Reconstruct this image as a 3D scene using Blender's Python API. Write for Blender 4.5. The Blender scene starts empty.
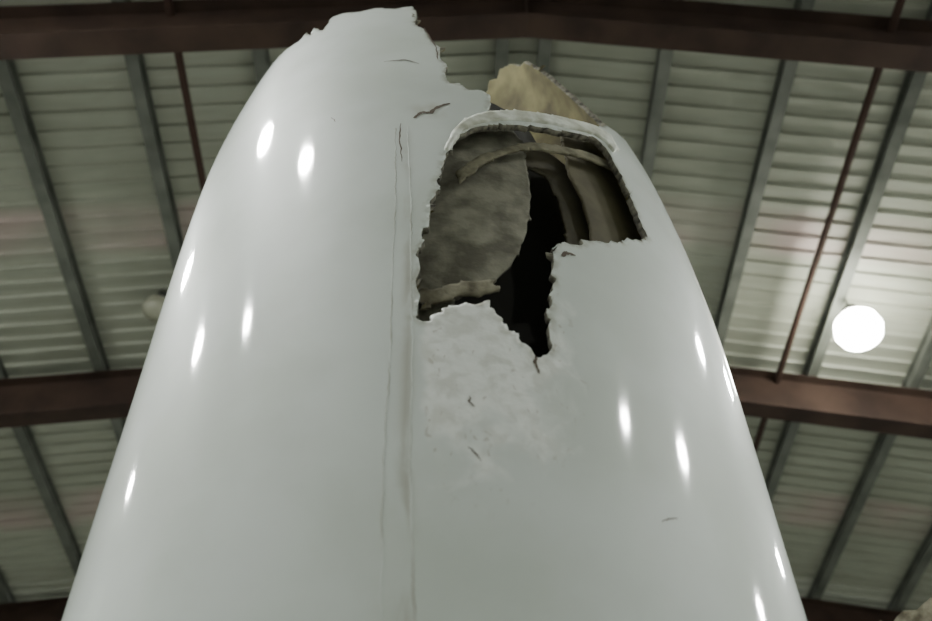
import bpy, bmesh, math, random
import numpy as np
from mathutils import Matrix, Vector
random.seed(4); rng=np.random.RandomState(11)
CAMH=1.6
col=bpy.context.collection
# ---------------------------------------------------------------- camera (1.6 m eye height, looking steeply up)
R=(Matrix.Rotation(math.radians(-0.3),3,'Z')@Matrix.Rotation(math.radians(90+49.4),3,'X')@Matrix.Rotation(math.radians(1.0),3,'Z'))
cd=bpy.data.cameras.new('camera'); cam=bpy.data.objects.new('camera',cd); col.objects.link(cam)
cd.lens=36.7; cd.sensor_width=36; cd.clip_end=200
cd.dof.use_dof=True; cd.dof.focus_distance=4.2; cd.dof.aperture_fstop=1.5
cam.matrix_world=Matrix.Translation((0,0,CAMH))@R.to_4x4()
bpy.context.scene.camera=cam
# ---------------------------------------------------------------- materials
def mat(name,color,rough=.6,metal=0,coat=0,spec=.5,emit=None,es=0):
    m=bpy.data.materials.new(name); m.use_nodes=True
    b=m.node_tree.nodes['Principled BSDF']
    b.inputs['Base Color'].default_value=(*color,1); b.inputs['Roughness'].default_value=rough
    b.inputs['Metallic'].default_value=metal; b.inputs['Coat Weight'].default_value=coat
    b.inputs['Coat Roughness'].default_value=.06
    b.inputs['Specular IOR Level'].default_value=spec
    if emit: b.inputs['Emission Color'].default_value=(*emit,1); b.inputs['Emission Strength'].default_value=es
    return m
def noisy(m,c1,c2,scale=3,detail=6,bump=0,vec=(1,1,1),lo=.35,hi=.65,bs=None,bd=.02):
    nt=m.node_tree; b=nt.nodes['Principled BSDF']
    tc=nt.nodes.new('ShaderNodeTexCoord'); mp=nt.nodes.new('ShaderNodeMapping'); mp.inputs['Scale'].default_value=vec
    n=nt.nodes.new('ShaderNodeTexNoise'); n.inputs['Scale'].default_value=scale; n.inputs['Detail'].default_value=detail
    r=nt.nodes.new('ShaderNodeValToRGB'); r.color_ramp.elements[0].position=lo; r.color_ramp.elements[1].position=hi
    r.color_ramp.elements[0].color=(*c1,1); r.color_ramp.elements[1].color=(*c2,1)
    nt.links.new(tc.outputs['Object'],mp.inputs[0]); nt.links.new(mp.outputs[0],n.inputs['Vector'])
    nt.links.new(n.outputs['Fac'],r.inputs[0]); nt.links.new(r.outputs[0],b.inputs['Base Color'])
    if bump:
        bp=nt.nodes.new('ShaderNodeBump'); bp.inputs['Strength'].default_value=bump; bp.inputs['Distance'].default_value=bd
        src=n
        if bs:
            src=nt.nodes.new('ShaderNodeTexNoise'); src.inputs['Scale'].default_value=bs; src.inputs['Detail'].default_value=8; nt.links.new(mp.outputs[0],src.inputs['Vector'])
        nt.links.new(src.outputs['Fac'],bp.inputs['Height']); nt.links.new(bp.outputs[0],b.inputs['Normal'])
    return r
class NB:
    def __init__(s,m): s.nt=m.node_tree; s.b=s.nt.nodes['Principled BSDF']
    def n(s,t,**k):
        x=s.nt.nodes.new(t)
        for a,v in k.items(): setattr(x,a,v)
        return x
    def l(s,a,b): s.nt.links.new(a,b)
    def math(s,op,a,b=0.,clamp=False):
        x=s.n('ShaderNodeMath',operation=op); x.use_clamp=clamp
        for i,v in enumerate((a,b)):
            if isinstance(v,(int,float)): x.inputs[i].default_value=v
            else: s.l(v,x.inputs[i])
        return x.outputs[0]
    def step(s,v,lo,hi,a=0.,b=1.):
        x=s.n('ShaderNodeMapRange',interpolation_type='SMOOTHSTEP'); s.l(v,x.inputs[0])
        for i,q in enumerate((lo,hi,a,b)): x.inputs[i+1].default_value=q
        return x.outputs[0]
    def noise(s,scale,detail=5,vec=(1,1,1),dist=0):
        tc=s.n('ShaderNodeTexCoord'); mp=s.n('ShaderNodeMapping'); mp.inputs['Scale'].default_value=vec
        x=s.n('ShaderNodeTexNoise'); x.inputs['Scale'].default_value=scale; x.inputs['Detail'].default_value=detail; x.inputs['Distortion'].default_value=dist
        s.l(tc.outputs['Object'],mp.inputs[0]); s.l(mp.outputs[0],x.inputs['Vector']); return x.outputs['Fac']
    def mix(s,f,a,b):
        x=s.n('ShaderNodeMix',data_type='RGBA'); s.l(f,x.inputs[0])
        for i,v in ((6,a),(7,b)):
            if isinstance(v,tuple): x.inputs[i].default_value=(*v,1)
            else: s.l(v,x.inputs[i])
        return x.outputs[2]
    def attr(s,n): return s.n('ShaderNodeAttribute',attribute_name=n).outputs['Fac']
# ---------------------------------------------------------------- nose cone profile: elliptical sections, half-width A(z), centre CX(z)
ZT=np.array([-1.6,0,1.8,2.5,3.25,3.8,4.3,4.8,5.4,5.96,6.4,6.7,6.95,7.1,7.2,7.25])+1.6
AT=np.array([1.20,1.23,1.255,1.265,1.27,1.255,1.22,1.145,1.01,.83,.67,.55,.42,.31,.2,.02])
ZC=np.array([-1.6,1.8,3.25,4.78,5.96,7.3])+1.6
CT=np.array([0.02,-.065,-.115,-.235,-.37,-.46])
def smooth(xt,yt):
    m=np.gradient(yt,xt)
    def f(x):
        x=np.clip(x,xt[0],xt[-1]); i=np.clip(np.searchsorted(xt,x)-1,0,len(xt)-2)
        h=xt[i+1]-xt[i]; t=(x-xt[i])/h
        return (2*t**3-3*t**2+1)*yt[i]+(t**3-2*t**2+t)*h*m[i]+(-2*t**3+3*t**2)*yt[i+1]+(t**3-t**2)*h*m[i+1]
    return f
A=smooth(ZT,AT); CX=smooth(ZC,CT); CY=3.0; BR=.7
def surf(th,z,s=1.0):
    a=A(z)*s
    return np.stack([CX(z)+a*np.sin(th),CY-BR*a*np.cos(th),z+0*th],-1)
# ---------------------------------------------------------------- damage outlines on the skin: (angle in milliradians round the cone, height in mm)
def P(*v): return [(a/1000.,b/1000.) for a,b in zip(v[0::2],v[1::2])]
TIP_F=P(-959,6909,-887,6940,-763,6902,-744,6952,-739,7046,-660,6873,-676,7061,-571,6857,
 -551,6980,-556,7153,-456,7130,-345,7041,-251,7073,-129,6990,-26,7055,-10,6855,
 -33,6642,6,6529,26,6390,39,6294,64,6251,54,6086,77,5982,63,5877,
 76,5761,109,5781,144,5712,192,5730,228,5690,224,5592,206,5515,253,5525,
 336,5571,424,5610,517,5645,625,5705,732,5768,854,5926)
TIP_B=P(1000,5990,1150,6120,1290,6400,1345,6900,1370,7450,1450,7660,1568,7722,1659,7844,1880,7952,2011,7919,2123,7967,2219,7904,2335,7873,2480,7958,2708,7952)
HOLE=P(38,5098,70,5223,127,5315,203,5377,321,5434,426,5473,542,5527,678,5598,
 726,5551,739,5470,747,5352,760,5211,760,5082,767,4980,779,4859,724,4790,
 644,4733,550,4646,490,4621,430,4561,378,4547,348,4501,347,4415,332,4331,
 332,4246,322,4160,306,4085,305,3997,310,3945,290,3895,270,3875,254,3890,
 239,3924,221,3939,206,3980,188,4001,176,4043,160,4061,150,4095,126,4128,
 100,4103,73,4115,54,4092,27,4106,13,4058,-9,4047,-22,4005,-40,4005,
 -57,4036,-53,4120,-62,4201,-52,4297,-59,4403,-39,4464,-45,4540,-24,4645,
 -21,4728,2,4800,4,4890,22,4984)
SEAM=P(-113,5308,-104,4467,-97,4121,-92,3823,-90,3563,-86,3334,-74,2894)
BULKHEAD=P(-134,5653,297,5646,377,5471,367,5240,365,5073,349,4911,320,4720,284,4574,
 249,4475,204,4396,169,4347,102,4289,5,4170,-70,3988,-147,4017,-152,4869)
PLY=P(-114,4218,-25,4227,35,4263,126,4292,179,4308,195,4260,155,4235,124,4207,49,4198,-10,4155,-76,4076,-109,4041)
SIDE=P(610,5738,1098,6221,1095,5962,1233,5254,866,4840,612,4656,591,4757,603,4945,598,5134,569,5307)
WEB=P(399,5474,542,5562,643,5495,681,5259,690,5026,643,4729,508,4654,541,4893,536,5120,499,5306,404,5331)
FLANGE=P(65,5006,162,5165,263,5270,373,5371,511,5428,672,5501,809,5533,790,5468,657,5431,501,5366,366,5313,258,5216,177,5110,80,4930)
LIP=P(29,5114,61,5257,101,5365,153,5446,212,5497,334,5559,444,5606,566,5658,712,5736,790,5741,801,5614,759,5548,727,5619,670,5629,548,5562,431,5516,325,5475,206,5416,144,5357,97,5290,62,5186,45,5099)
IMPACT=np.array((.104,3.878)); STAIN=np.array((-.003,5.475))
CRACKS=[(P(-184,6046,-95,6054,-38,5995),1.5),(P(-70,5389,-43,5446,-7,5446,20,5507,66,5544),3.2),(P(-116,5346,-120,5202,-113,5017),.8),
 (P(259,3881,254,3843,262,3798),1.5),(P(80,3668,78,3643,90,3623),1.2),(P(72,3461,86,3443,104,3407),.7),(P(546,3301,570,3321,599,3335),.6),
 (P(377,4459,396,4493,423,4487),3),(P(-380,5495,-362,5446),.6),(P(8,6567,45,6232,44,6056),1.2)]
# ---------------------------------------------------------------- polygon helpers in (theta, z)
TS=1.1
def jag(poly,amp,n=3):
    out=[]
    for i in range(len(poly)):
        a=np.array(poly[i]); b=np.array(poly[(i+1)%len(poly)])
        L=np.linalg.norm((b-a)*np.array([TS,1])); m=max(n,int(L/.022)) if L<1.0 else n
        for k in range(m):
            p=a+(b-a)*k/m
            if k and amp: p=p+rng.normal(0,1,2)*amp*rng.choice([.2,.5,1.0])*np.array([1/TS,1])
            out.append(p)
    return np.array(out)
def inside(Q,poly):
    x,y=Q[:,0],Q[:,1]; c=np.zeros(len(Q),bool); n=len(poly)
    for i in range(n):
        x1,y1=poly[i]; x2,y2=poly[(i+1)%n]
        if y1==y2: continue
        c^=((y1>y)!=(y2>y))&(x<(x2-x1)*(y-y1)/(y2-y1)+x1)
    return c
def closest(Q0,poly,reach=.1):
    S=np.array([TS,1.]); n=len(Q0); dist=np.full(n,9.); Q=Q0.copy()
    lo=poly.min(0)-reach; hi=poly.max(0)+reach
    idx=np.where(((Q0>lo)&(Q0<hi)).all(1))[0]
    p=Q0[idx]*S; bb=np.full(len(p),9.); qq=p.copy()
    for i in range(len(poly)):
        a=poly[i]*S; b=poly[(i+1)%len(poly)]*S; d=b-a; L=d@d
        if L<1e-12: continue
        t=np.clip(((p-a)@d)/L,0,1)[:,None]; q=a+t*d; ds=np.linalg.norm(p-q,axis=1)
        m=ds<bb; bb[m]=ds[m]; qq[m]=q[m]
    dist[idx]=bb; Q[idx]=qq/S
    return dist,Q
def snap(Q0,poly,r):
    d,q=closest(Q0,poly); Q=Q0.copy(); m=d<r; Q[m]=q[m]; return Q
def grid_object(name,ths,zs,s,cut=[],keep=None,mats=[],thick=.03,closed=False,cell=.012,attrs=None):
    n,m=len(ths),len(zs)
    TH,ZZ=np.meshgrid(ths,zs); G=np.stack([TH.ravel(),ZZ.ravel()],1)
    idx=np.arange(n*m).reshape(m,n)
    if closed:
        a=idx[:-1,:]; b=np.roll(idx,-1,1)[:-1,:]; c=np.roll(idx,-1,1)[1:,:]; d=idx[1:,:]
    else: a=idx[:-1,:-1]; b=idx[:-1,1:]; c=idx[1:,1:]; d=idx[1:,:-1]
    F=np.stack([a.ravel(),b.ravel(),c.ravel(),d.ravel()],1)
    Q=G
    for pl in cut+([keep] if keep is not None else []): Q=snap(Q,pl,cell*.62)
    dt=(ths[1]-ths[0])/2
    C=Q[F].mean(1)
    if closed: w=(F[:,1]%n==0); C[w,0]=Q[F[w,0],0]+dt
    ok=np.ones(len(F),bool)
    for pl in cut: ok&=~inside(C,pl)
    if keep is not None: ok&=inside(C,keep)
    F=F[ok]; V=surf(Q[:,0],Q[:,1],s)
    used=np.unique(F); mp=-np.ones(len(V),int); mp[used]=np.arange(len(used))
    me=bpy.data.meshes.new(name); me.from_pydata(V[used].tolist(),[],mp[F].tolist()); me.update()
    me.polygons.foreach_set('use_smooth',[True]*len(me.polygons))
    for x in mats: me.materials.append(x)
    if attrs:
        for k_,f in attrs.items():
            at=me.attributes.new(k_,'FLOAT','POINT'); at.data.foreach_set('value',f(Q[used]).astype(np.float32))
    o=bpy.data.objects.new(name,me); col.objects.link(o)
    if thick:
        md=o.modifiers.new('thickness','SOLIDIFY'); md.thickness=thick; md.offset=-1
        if len(mats)>1: md.material_offset=1; md.material_offset_rim=min(2,len(mats)-1)
    return o
# ---------------------------------------------------------------- nose cone materials
paint=mat('white_gloss_paint',(.8,.84,.82),.5,0,.9); k=NB(paint)
c=k.mix(k.step(k.noise(1.6,5),.35,.65),(.64,.685,.64),(.73,.775,.75))
imp=k.attr('impact'); nz=k.noise(7,9,(1,1,.8),.6); impm=k.step(k.math('ADD',imp,k.math('MULTIPLY',k.math('SUBTRACT',nz,.5),1.3)),.3,.75)
chalk=k.mix(k.step(k.noise(15,9,(1,1,1),.4),.36,.56),(.76,.765,.72),(.93,.94,.92))
c=k.mix(k.math('MULTIPLY',impm,.9),c,chalk)
speck=k.math('MULTIPLY',k.step(k.noise(21,12,(1,1,.6),1.5),.63,.70),k.step(imp,.1,.5))
c=k.mix(k.math('MULTIPLY',speck,.45),c,(.36,.31,.25))
gr=k.attr('grime'); gm=k.math('MULTIPLY',gr,k.step(k.noise(9,10,(1,1,.35),.5),.40,.66))
c=k.mix(k.math('MULTIPLY',gm,.6,True),c,(.31,.28,.21))
ed=k.attr('edge'); em=k.math('MULTIPLY',k.step(ed,0,.035,1,0),k.step(k.noise(22,6),.4,.6))
c=k.mix(k.math('MULTIPLY',em,.5),c,(.30,.28,.2))
k.l(c,k.b.inputs['Base Color'])
k.l(k.math('SUBTRACT',.9,k.math('MAXIMUM',impm,gm),True),k.b.inputs['Coat Weight'])
bp=k.n('ShaderNodeBump'); bp.inputs['Distance'].default_value=.006; k.l(impm,bp.inputs['Strength']); k.l(k.noise(18,10),bp.inputs['Height'])
k.l(bp.outputs[0],k.b.inputs['Normal'])
liner=mat('fibreglass_liner',(.24,.22,.12),.85); noisy(liner,(.075,.062,.024),(.23,.205,.09),4,8,.4)
rim=mat('laminate_edge',(.3,.27,.2),.9); noisy(rim,(.04,.035,.028),(.26,.245,.19),24,4,.3)
nose=bpy.data.objects.new('damaged_aircraft_nose_cone',None); col.objects.link(nose)
tip=[(-3.2,8.0),(-2.6,7.7),(-2.0,7.9),(-1.5,8.0)]+TIP_F+TIP_B+[(3.3,7.95),(3.3,9.2),(-3.3,9.2)]
tipP=jag(tip,.006,3); holeP=jag(HOLE,.010,3)
sm=np.array(SEAM); sm=sm[np.argsort(sm[:,1])]
def a_imp(Q):
    d=np.sqrt(((Q[:,0]-IMPACT[0])/.25)**2+((Q[:,1]-IMPACT[1])/.52)**2)
    return np.clip(1.15-d*.75,0,1)*np.clip((Q[:,0]+.07)/.05,0,1)
def a_grime(Q):
    x=(Q[:,0]-np.interp(Q[:,1],sm[:,1],sm[:,0]))*A(Q[:,1])
    g=np.exp(-((x-.018)/.018)**2)*.75+np.exp(-(x/.05)**2)*.25
    g*=np.clip((sm[-1,1]+.05-Q[:,1])/.1,0,1)
    d=np.sqrt(((Q[:,0]-STAIN[0])/.07)**2+((Q[:,1]-STAIN[1])/.06)**2)
    return np.clip(g+np.clip(1.6-d,0,1)*.8,0,1.2)
def a_edge(Q): return np.minimum(closest(Q,holeP)[0],closest(Q,tipP)[0])
ths=np.linspace(-math.pi,math.pi,640,endpoint=False)
zs=np.concatenate([np.linspace(0,3,12,endpoint=False),np.linspace(3,3.8,50,endpoint=False),np.linspace(3.8,8.3,430,endpoint=False),np.linspace(8.3,8.848,90)])
skin=grid_object('outer_skin',ths,zs,1.0,[tipP,holeP],None,[paint,liner,rim],.03,True,attrs={'impact':a_imp,'grime':a_grime,'edge':a_edge},cell=.0105)
skin.parent=nose
def patch(name,poly,s,ms,thick=.012,amp=.005):
    pl=jag(poly,amp,2); lo=pl.min(0); hi=pl.max(0); c=.012
    o=grid_object(name,np.arange(lo[0]-.03,hi[0]+.04,c/TS),np.arange(lo[1]-.03,hi[1]+.04,c),s,[],pl,ms,thick,False,c)
    o.parent=nose; return o
grey=mat('grey_composite',(.2,.2,.16),.9)
noisy(grey,(.12,.112,.085),(.27,.26,.205),8,12,.6,(1,1,1),.38,.62,bs=40,bd=.006)
tan=mat('torn_tan_fibre',(.35,.32,.22),.9); noisy(tan,(.10,.085,.055),(.28,.26,.19),14,6,.6)
tan2=mat('pale_rib_edge',(.35,.32,.22),.9); noisy(tan2,(.12,.11,.07),(.27,.25,.175),14,6,.4)
olive=mat('olive_primer',(.2,.18,.09),.7); noisy(olive,(.085,.072,.04),(.17,.15,.088),4,8,.3)
olive2=mat('dark_olive_primer',(.1,.09,.045),.7); noisy(olive2,(.04,.034,.021),(.095,.082,.049),5,5,.2)
dark=mat('void_shade_black',(.02,.018,.014),.9)  # flat black standing in for the shade inside the cone
cream=mat('cream_laminate_lip',(.8,.8,.72),.55); noisy(cream,(.42,.42,.34),(.80,.82,.76),12,5,.2)
patch('inner_bulkhead',BULKHEAD,.90,[grey])
patch('torn_ply',PLY,.95,[tan],amp=.009)
patch('side_liner',SIDE,.90,[olive])
patch('frame_web',WEB,.84,[olive2])
patch('frame_flange',FLANGE,.955,[tan2])
patch('hole_lip',LIP,1.014,[cream,cream,cream],.03,.003)
o=grid_object('dark_void_insert',np.linspace(-math.pi,math.pi,60,endpoint=False),np.linspace(3.5,6.45,30),.6,[],None,[dark],0,True); o.parent=nose  # black insert added so the hole looks into deep shade
# hairline cracks and chips
crm=mat('crack_grime',(.13,.10,.08),.9)
V=[];F=[]
for p,w_ in CRACKS:
    q=np.array(p)*np.array([TS,1]); pts=[]
    for a,b in zip(q[:-1],q[1:]):
        for t in np.linspace(0,1,5,endpoint=False): pts.append(a+(b-a)*t+rng.uniform(-1,1,2)*.003)
    pts.append(q[-1]); pts=np.array(pts); n=len(pts); b0=len(V)
    for j in range(n):
        d=pts[min(j+1,n-1)]-pts[max(j-1,0)]; d/=max(np.linalg.norm(d),1e-6); nn=np.array([-d[1],d[0]])
        ww=w_*.0032*(.35+.65*math.sin(math.pi*(j+.5)/n))*rng.uniform(.6,1.3)
        for sg in (-1,1):
            u=(pts[j]+nn*ww*sg)/np.array([TS,1]); V.append(surf(np.array(u[0]),np.array(u[1]),1.0025).tolist())
    for j in range(n-1): F.append((b0+2*j,b0+2*j+1,b0+2*j+3,b0+2*j+2))
me=bpy.data.meshes.new('surface_cracks'); me.from_pydata(V,[],F); me.materials.append(crm)
o=bpy.data.objects.new('surface_cracks',me); col.objects.link(o); o.parent=nose
# seam beads
sz=np.linspace(0,sm[-1,1],400); sth=np.interp(sz,sm[:,1],sm[:,0])
seam=mat('dirty_sealant',(.4,.4,.33),.6); noisy(seam,(.34,.33,.27),(.66,.70,.67),9,8,.3,(1,1,.5),.35,.6)
def strip(name,offs,half,h,m):
    V=[];F=[]
    for i,(z,t) in enumerate(zip(sz,sth)):
        wob=.002*math.sin(z*7)+.0015*math.sin(z*31)+.001*rng.randn()
        for dx,s in ((-half,0.0),(-half*.6,h),(half*.6,h),(half,0.0)):
            V.append(surf(np.array(t+(offs(z)+dx+wob)/A(z)),np.array(z),1+s/1.1+.0005).tolist())
    for i in range(len(sz)-1):
        for q in range(3): a=i*4+q; F.append((a,a+1,a+5,a+4))
    me=bpy.data.meshes.new(name); me.from_pydata(V,[],F); me.materials.append(m)
    o=bpy.data.objects.new(name,me); col.objects.link(o); o.parent=nose
strip('seam_bead_a',lambda z:-.012-.009*(7-z),.0025,.001,seam)
strip('seam_bead_b',lambda z:.020+.004*(7-z),.003,.0012,seam)
# ---------------------------------------------------------------- building
def mesh_obj(name,V,F,ms,parent=None):
    me=bpy.data.meshes.new(name); me.from_pydata(V,[],F); me.update()
    for x in ms: me.materials.append(x)
    o=bpy.data.objects.new(name,me); col.objects.link(o)
    if parent: o.parent=parent
    return o
def box(V,F,x0,x1,y0,y1,z0,z1):
    b=len(V); V+= [(x0,y0,z0),(x1,y0,z0),(x1,y1,z0),(x0,y1,z0),(x0,y0,z1),(x1,y0,z1),(x1,y1,z1),(x0,y1,z1)]
    F+=[tuple(b+i for i in f) for f in ((0,3,2,1),(4,5,6,7),(0,1,5,4),(1,2,6,5),(2,3,7,6),(3,0,4,7))]
RX=.78; SL=.15; HX=16.0; ZR=14.75; Y0,Y1=-18.,28.
def roofz(x): return ZR-SL*abs(x-RX)
sheet=mat('galvanised_roof_sheet',(.2,.2,.18),.6,.05); k=NB(sheet)
base=k.mix(k.step(k.noise(.35,5),.3,.7),(.22,.228,.180),(.31,.32,.262))
base=k.mix(k.step(k.noise(1.0,6,(1,8,1)),.35,.65,0,.35),base,(.17,.172,.135))
tc=k.n('ShaderNodeTexCoord'); sp=k.n('ShaderNodeSeparateXYZ'); k.l(tc.outputs['Object'],sp.inputs[0])
def band(y,w): return k.step(k.math('ABSOLUTE',k.math('SUBTRACT',sp.outputs['Y'],y)),w*.5,w*1.2,1,0)
bm_=k.math('MULTIPLY',k.math('ADD',band(8.9,.5),band(15.6,.6)),k.step(k.noise(.45,2),.42,.6,0.12,.5))
base=k.mix(bm_,base,(.38,.25,.255))
k.l(base,k.b.inputs['Base Color'])
prof=[]; y=Y0
while y<Y1: prof+=[(y,0),(y+.20,0),(y+.225,-.045),(y+.275,-.045)]; y+=.30
V=[];F=[]
for (yy,dz) in prof:
    for x in (-HX,RX,HX+1): V.append((x,yy,roofz(x)+dz))
for i in range(len(prof)-1):
    for q in range(2): a=i*3+q; F.append((a,a+1,a+4,a+3))
ceil=mesh_obj('ceiling',V,F,[sheet])
md=ceil.modifiers.new('t','SOLIDIFY'); md.thickness=.01; md.offset=1
purm=mat('painted_steel_purlin',(.10,.11,.095),.6,spec=.3); noisy(purm,(.065,.07,.058),(.11,.116,.098),2)
V=[];F=[]
for x in [RX+.32+1.7*i for i in range(10)]+[RX-.29-1.7*i for i in range(10)]:
    if abs(x)>15.8: continue
    z=roofz(x)-.048
    box(V,F,x-.02,x+.02,Y0+.1,Y1-.1,z-.22,z); box(V,F,x-.09,x+.09,Y0+.1,Y1-.1,z-.232,z-.22); box(V,F,x-.09,x+.09,Y0+.1,Y1-.1,z-.012,z)
mesh_obj('roof_purlins',V,F,[purm])
beamm=mat('red_oxide_beam',(.06,.035,.028),.8,spec=.15); noisy(beamm,(.022,.0135,.0105),(.042,.026,.019),1.5)
BY=[5.3+6.55*i for i in range(-3,4)]
def beam(yb):
    V=[];F=[]
    for x0,x1 in ((-15.9,RX),(RX,15.9)):
        for (y0,y1,zb,zt) in ((yb-.01,yb+.01,-1.12,-.30),(yb-.17,yb+.17,-1.15,-1.12),(yb-.17,yb+.17,-.31,-.285)):
            b0=len(V)
            for x in (x0,x1):
                for yy in (y0,y1):
                    for zz in (zb,zt): V.append((x,yy,roofz(x)+zz))
            F+=[tuple(b0+i for i in f) for f in ((0,1,3,2),(4,6,7,5),(0,4,5,1),(2,3,7,6),(0,2,6,4),(1,5,7,3))]
    z=roofz(RX); box(V,F,RX-.012,RX+.012,yb-.15,yb+.15,z-1.12,z-.31)
    for x in (-15.75,15.75): box(V,F,x-.15,x+.15,yb-.17,yb+.17,0,roofz(x)-1.15)
    mesh_obj('roof_beam',V,F,[beamm])
for yb in BY: beam(yb)
conc=mat('concrete',(.3,.3,.27),.5); noisy(conc,(.36,.37,.34),(.48,.49,.46),1.2,8)
V=[];F=[]; box(V,F,-17,17,Y0-.5,Y1+.5,-.2,0); mesh_obj('floor',V,F,[conc])
wallm=mat('cladding',(.28,.30,.26),.6); noisy(wallm,(.34,.36,.33),(.44,.46,.43),.6)
for nm,x0,x1,y0,y1,h in (('wall_left',-16.2,-16,Y0,Y1,11.95),('wall_right',16,16.2,Y0,Y1,11.95),('wall_far',-16,16,Y1-.1,Y1+.1,14.8),('wall_near',-16,16,Y0-.1,Y0+.1,14.8)):
    V=[];F=[]; box(V,F,x0,x1,y0,y1,0,h); mesh_obj(nm,V,F,[wallm])
pipem=mat('brown_sprinkler_pipe',(.035,.02,.015),.8,spec=.15)
def pipe(name,x,z,r=.055):
    bm=bmesh.new(); bmesh.ops.create_cone(bm,cap_ends=True,segments=16,radius1=r,radius2=r,depth=Y1-Y0-.4,matrix=Matrix.Translation((x,(Y0+Y1)/2,z))@Matrix.Rotation(math.pi/2,4,'X'))
    me=bpy.data.meshes.new(name); bm.to_mesh(me); me.materials.append(pipem); o=bpy.data.objects.new(name,me); col.objects.link(o)
pipe('sprinkler_pipe',-3.95,roofz(-3.95)-.38); pipe('sprinkler_pipe',5.6,roofz(5.6)-.38)
# ---------------------------------------------------------------- lamps: glowing bowl, most with an opaque shade added to keep light off the roof
glow=mat('lamp_glow',(1,1,1),.4,emit=(.97,1,.95),es=430)
glow2=mat('lamp_glow_low',(1,1,1),.4,emit=(1,1,.90),es=75)
off=mat('lamp_unlit_diffuser',(.2,.2,.15),.4)
house=mat('lamp_housing',(.03,.03,.027),.5)
shade=mat('lamp_shade_enamel',(.5,.5,.47),.4)
def lathe(name,prof,m,parent,seg=32):
    V=[];F=[]
    for r_,z in prof:
        for q in range(seg): V.append((r_*math.cos(2*math.pi*q/seg),r_*math.sin(2*math.pi*q/seg),z))
    for i in range(len(prof)-1):
        for q in range(seg): F.append((i*seg+q,i*seg+(q+1)%seg,(i+1)*seg+(q+1)%seg,(i+1)*seg+q))
    o=mesh_obj(name,V,F,[m],parent)
    for p in o.data.polygons: p.use_smooth=True
    return o
def lamp(x,y,z,g=None,r=.36,sh=True):
    e=bpy.data.objects.new('high_bay_lamp',None); col.objects.link(e); e.location=(x,y,z)
    top=roofz(x)-.06
    if any(abs(y-b)<.3 for b in BY): top=roofz(x)-1.15
    f=r/.42
    lathe('diffuser',[(.001,-r*.75),(r*.5,-r*.66),(r*.85,-r*.36),(r*.98,.0),(r*.9,.18*f),(r*.6,.33*f),(r*.3,.38*f)],g or glow,e)
    if sh: lathe('shade',[(r*1.12,-.02),(r*1.03,.17*f),(r*.75,.34*f),(r*.35,.42*f),(.001,.43*f)],shade,e)  # added to block upward light, so the ceiling gets mostly floor bounce
    b=.36*f
    lathe('ballast',[(.001,b),(.13*f,b),(.14*f,b+.05),(.14*f,b+.18),(.09*f,b+.22),(.018,b+.24),(.018,max(top-z,b+.25))],house,e)
for x,y,r in ((-5.0,1.8,.29),(-4.4,-.3,.26),(-7.3,5.2,.34),(-7.9,-1.0,.2),(-9.4,1.9,.30),(-12.8,5.8,.32),(8.1,4.4,.26),(7.3,7.8,.3),(10.4,-.2,.32),(8.0,-3.1,.23),(11.6,10.2,.32),(14.7,3.9,.32)):
    lamp(x,y,12.0-(.45 if x>13 else 0),None,r)
lamp(-6.5,24.0,11.6,None,.38); lamp(7.5,24.0,11.6,None,.38)  # unseen pair added to brighten the far roof bay
lamp(6.30,9.95,CAMH+11.33,glow2,r=.38,sh=False); lamp(-5.0,10.2,CAMH+11.75,off,r=.25,sh=False)
# ---------------------------------------------------------------- second torn piece standing behind on the right
V=[];F=[]
tops=[4.60,4.68,4.73,4.70,4.76,4.80,4.78,4.82,4.85,4.83,4.88,4.84]
for i,t in enumerate(tops):
    x=2.42+i*.055; yy=5.0+.05*math.sin(i*.5)
    V+=[(x,yy,0),(x,yy,2.5),(x,yy,t-.1),(x,yy+.02*(i%2),t)]
for i in range(len(tops)-1):
    for q in range(3): a=i*4+q; F.append((a,a+4,a+5,a+1))
tp=mesh_obj('torn_fuselage_panel',V,F,[tan]); md=tp.modifiers.new('t','SOLIDIFY'); md.thickness=.03
w=bpy.data.worlds.new('world'); bpy.context.scene.world=w; w.use_nodes=True
w.node_tree.nodes['Background'].inputs[0].default_value=(.6,.65,.6,1); w.node_tree.nodes['Background'].inputs[1].default_value=.1
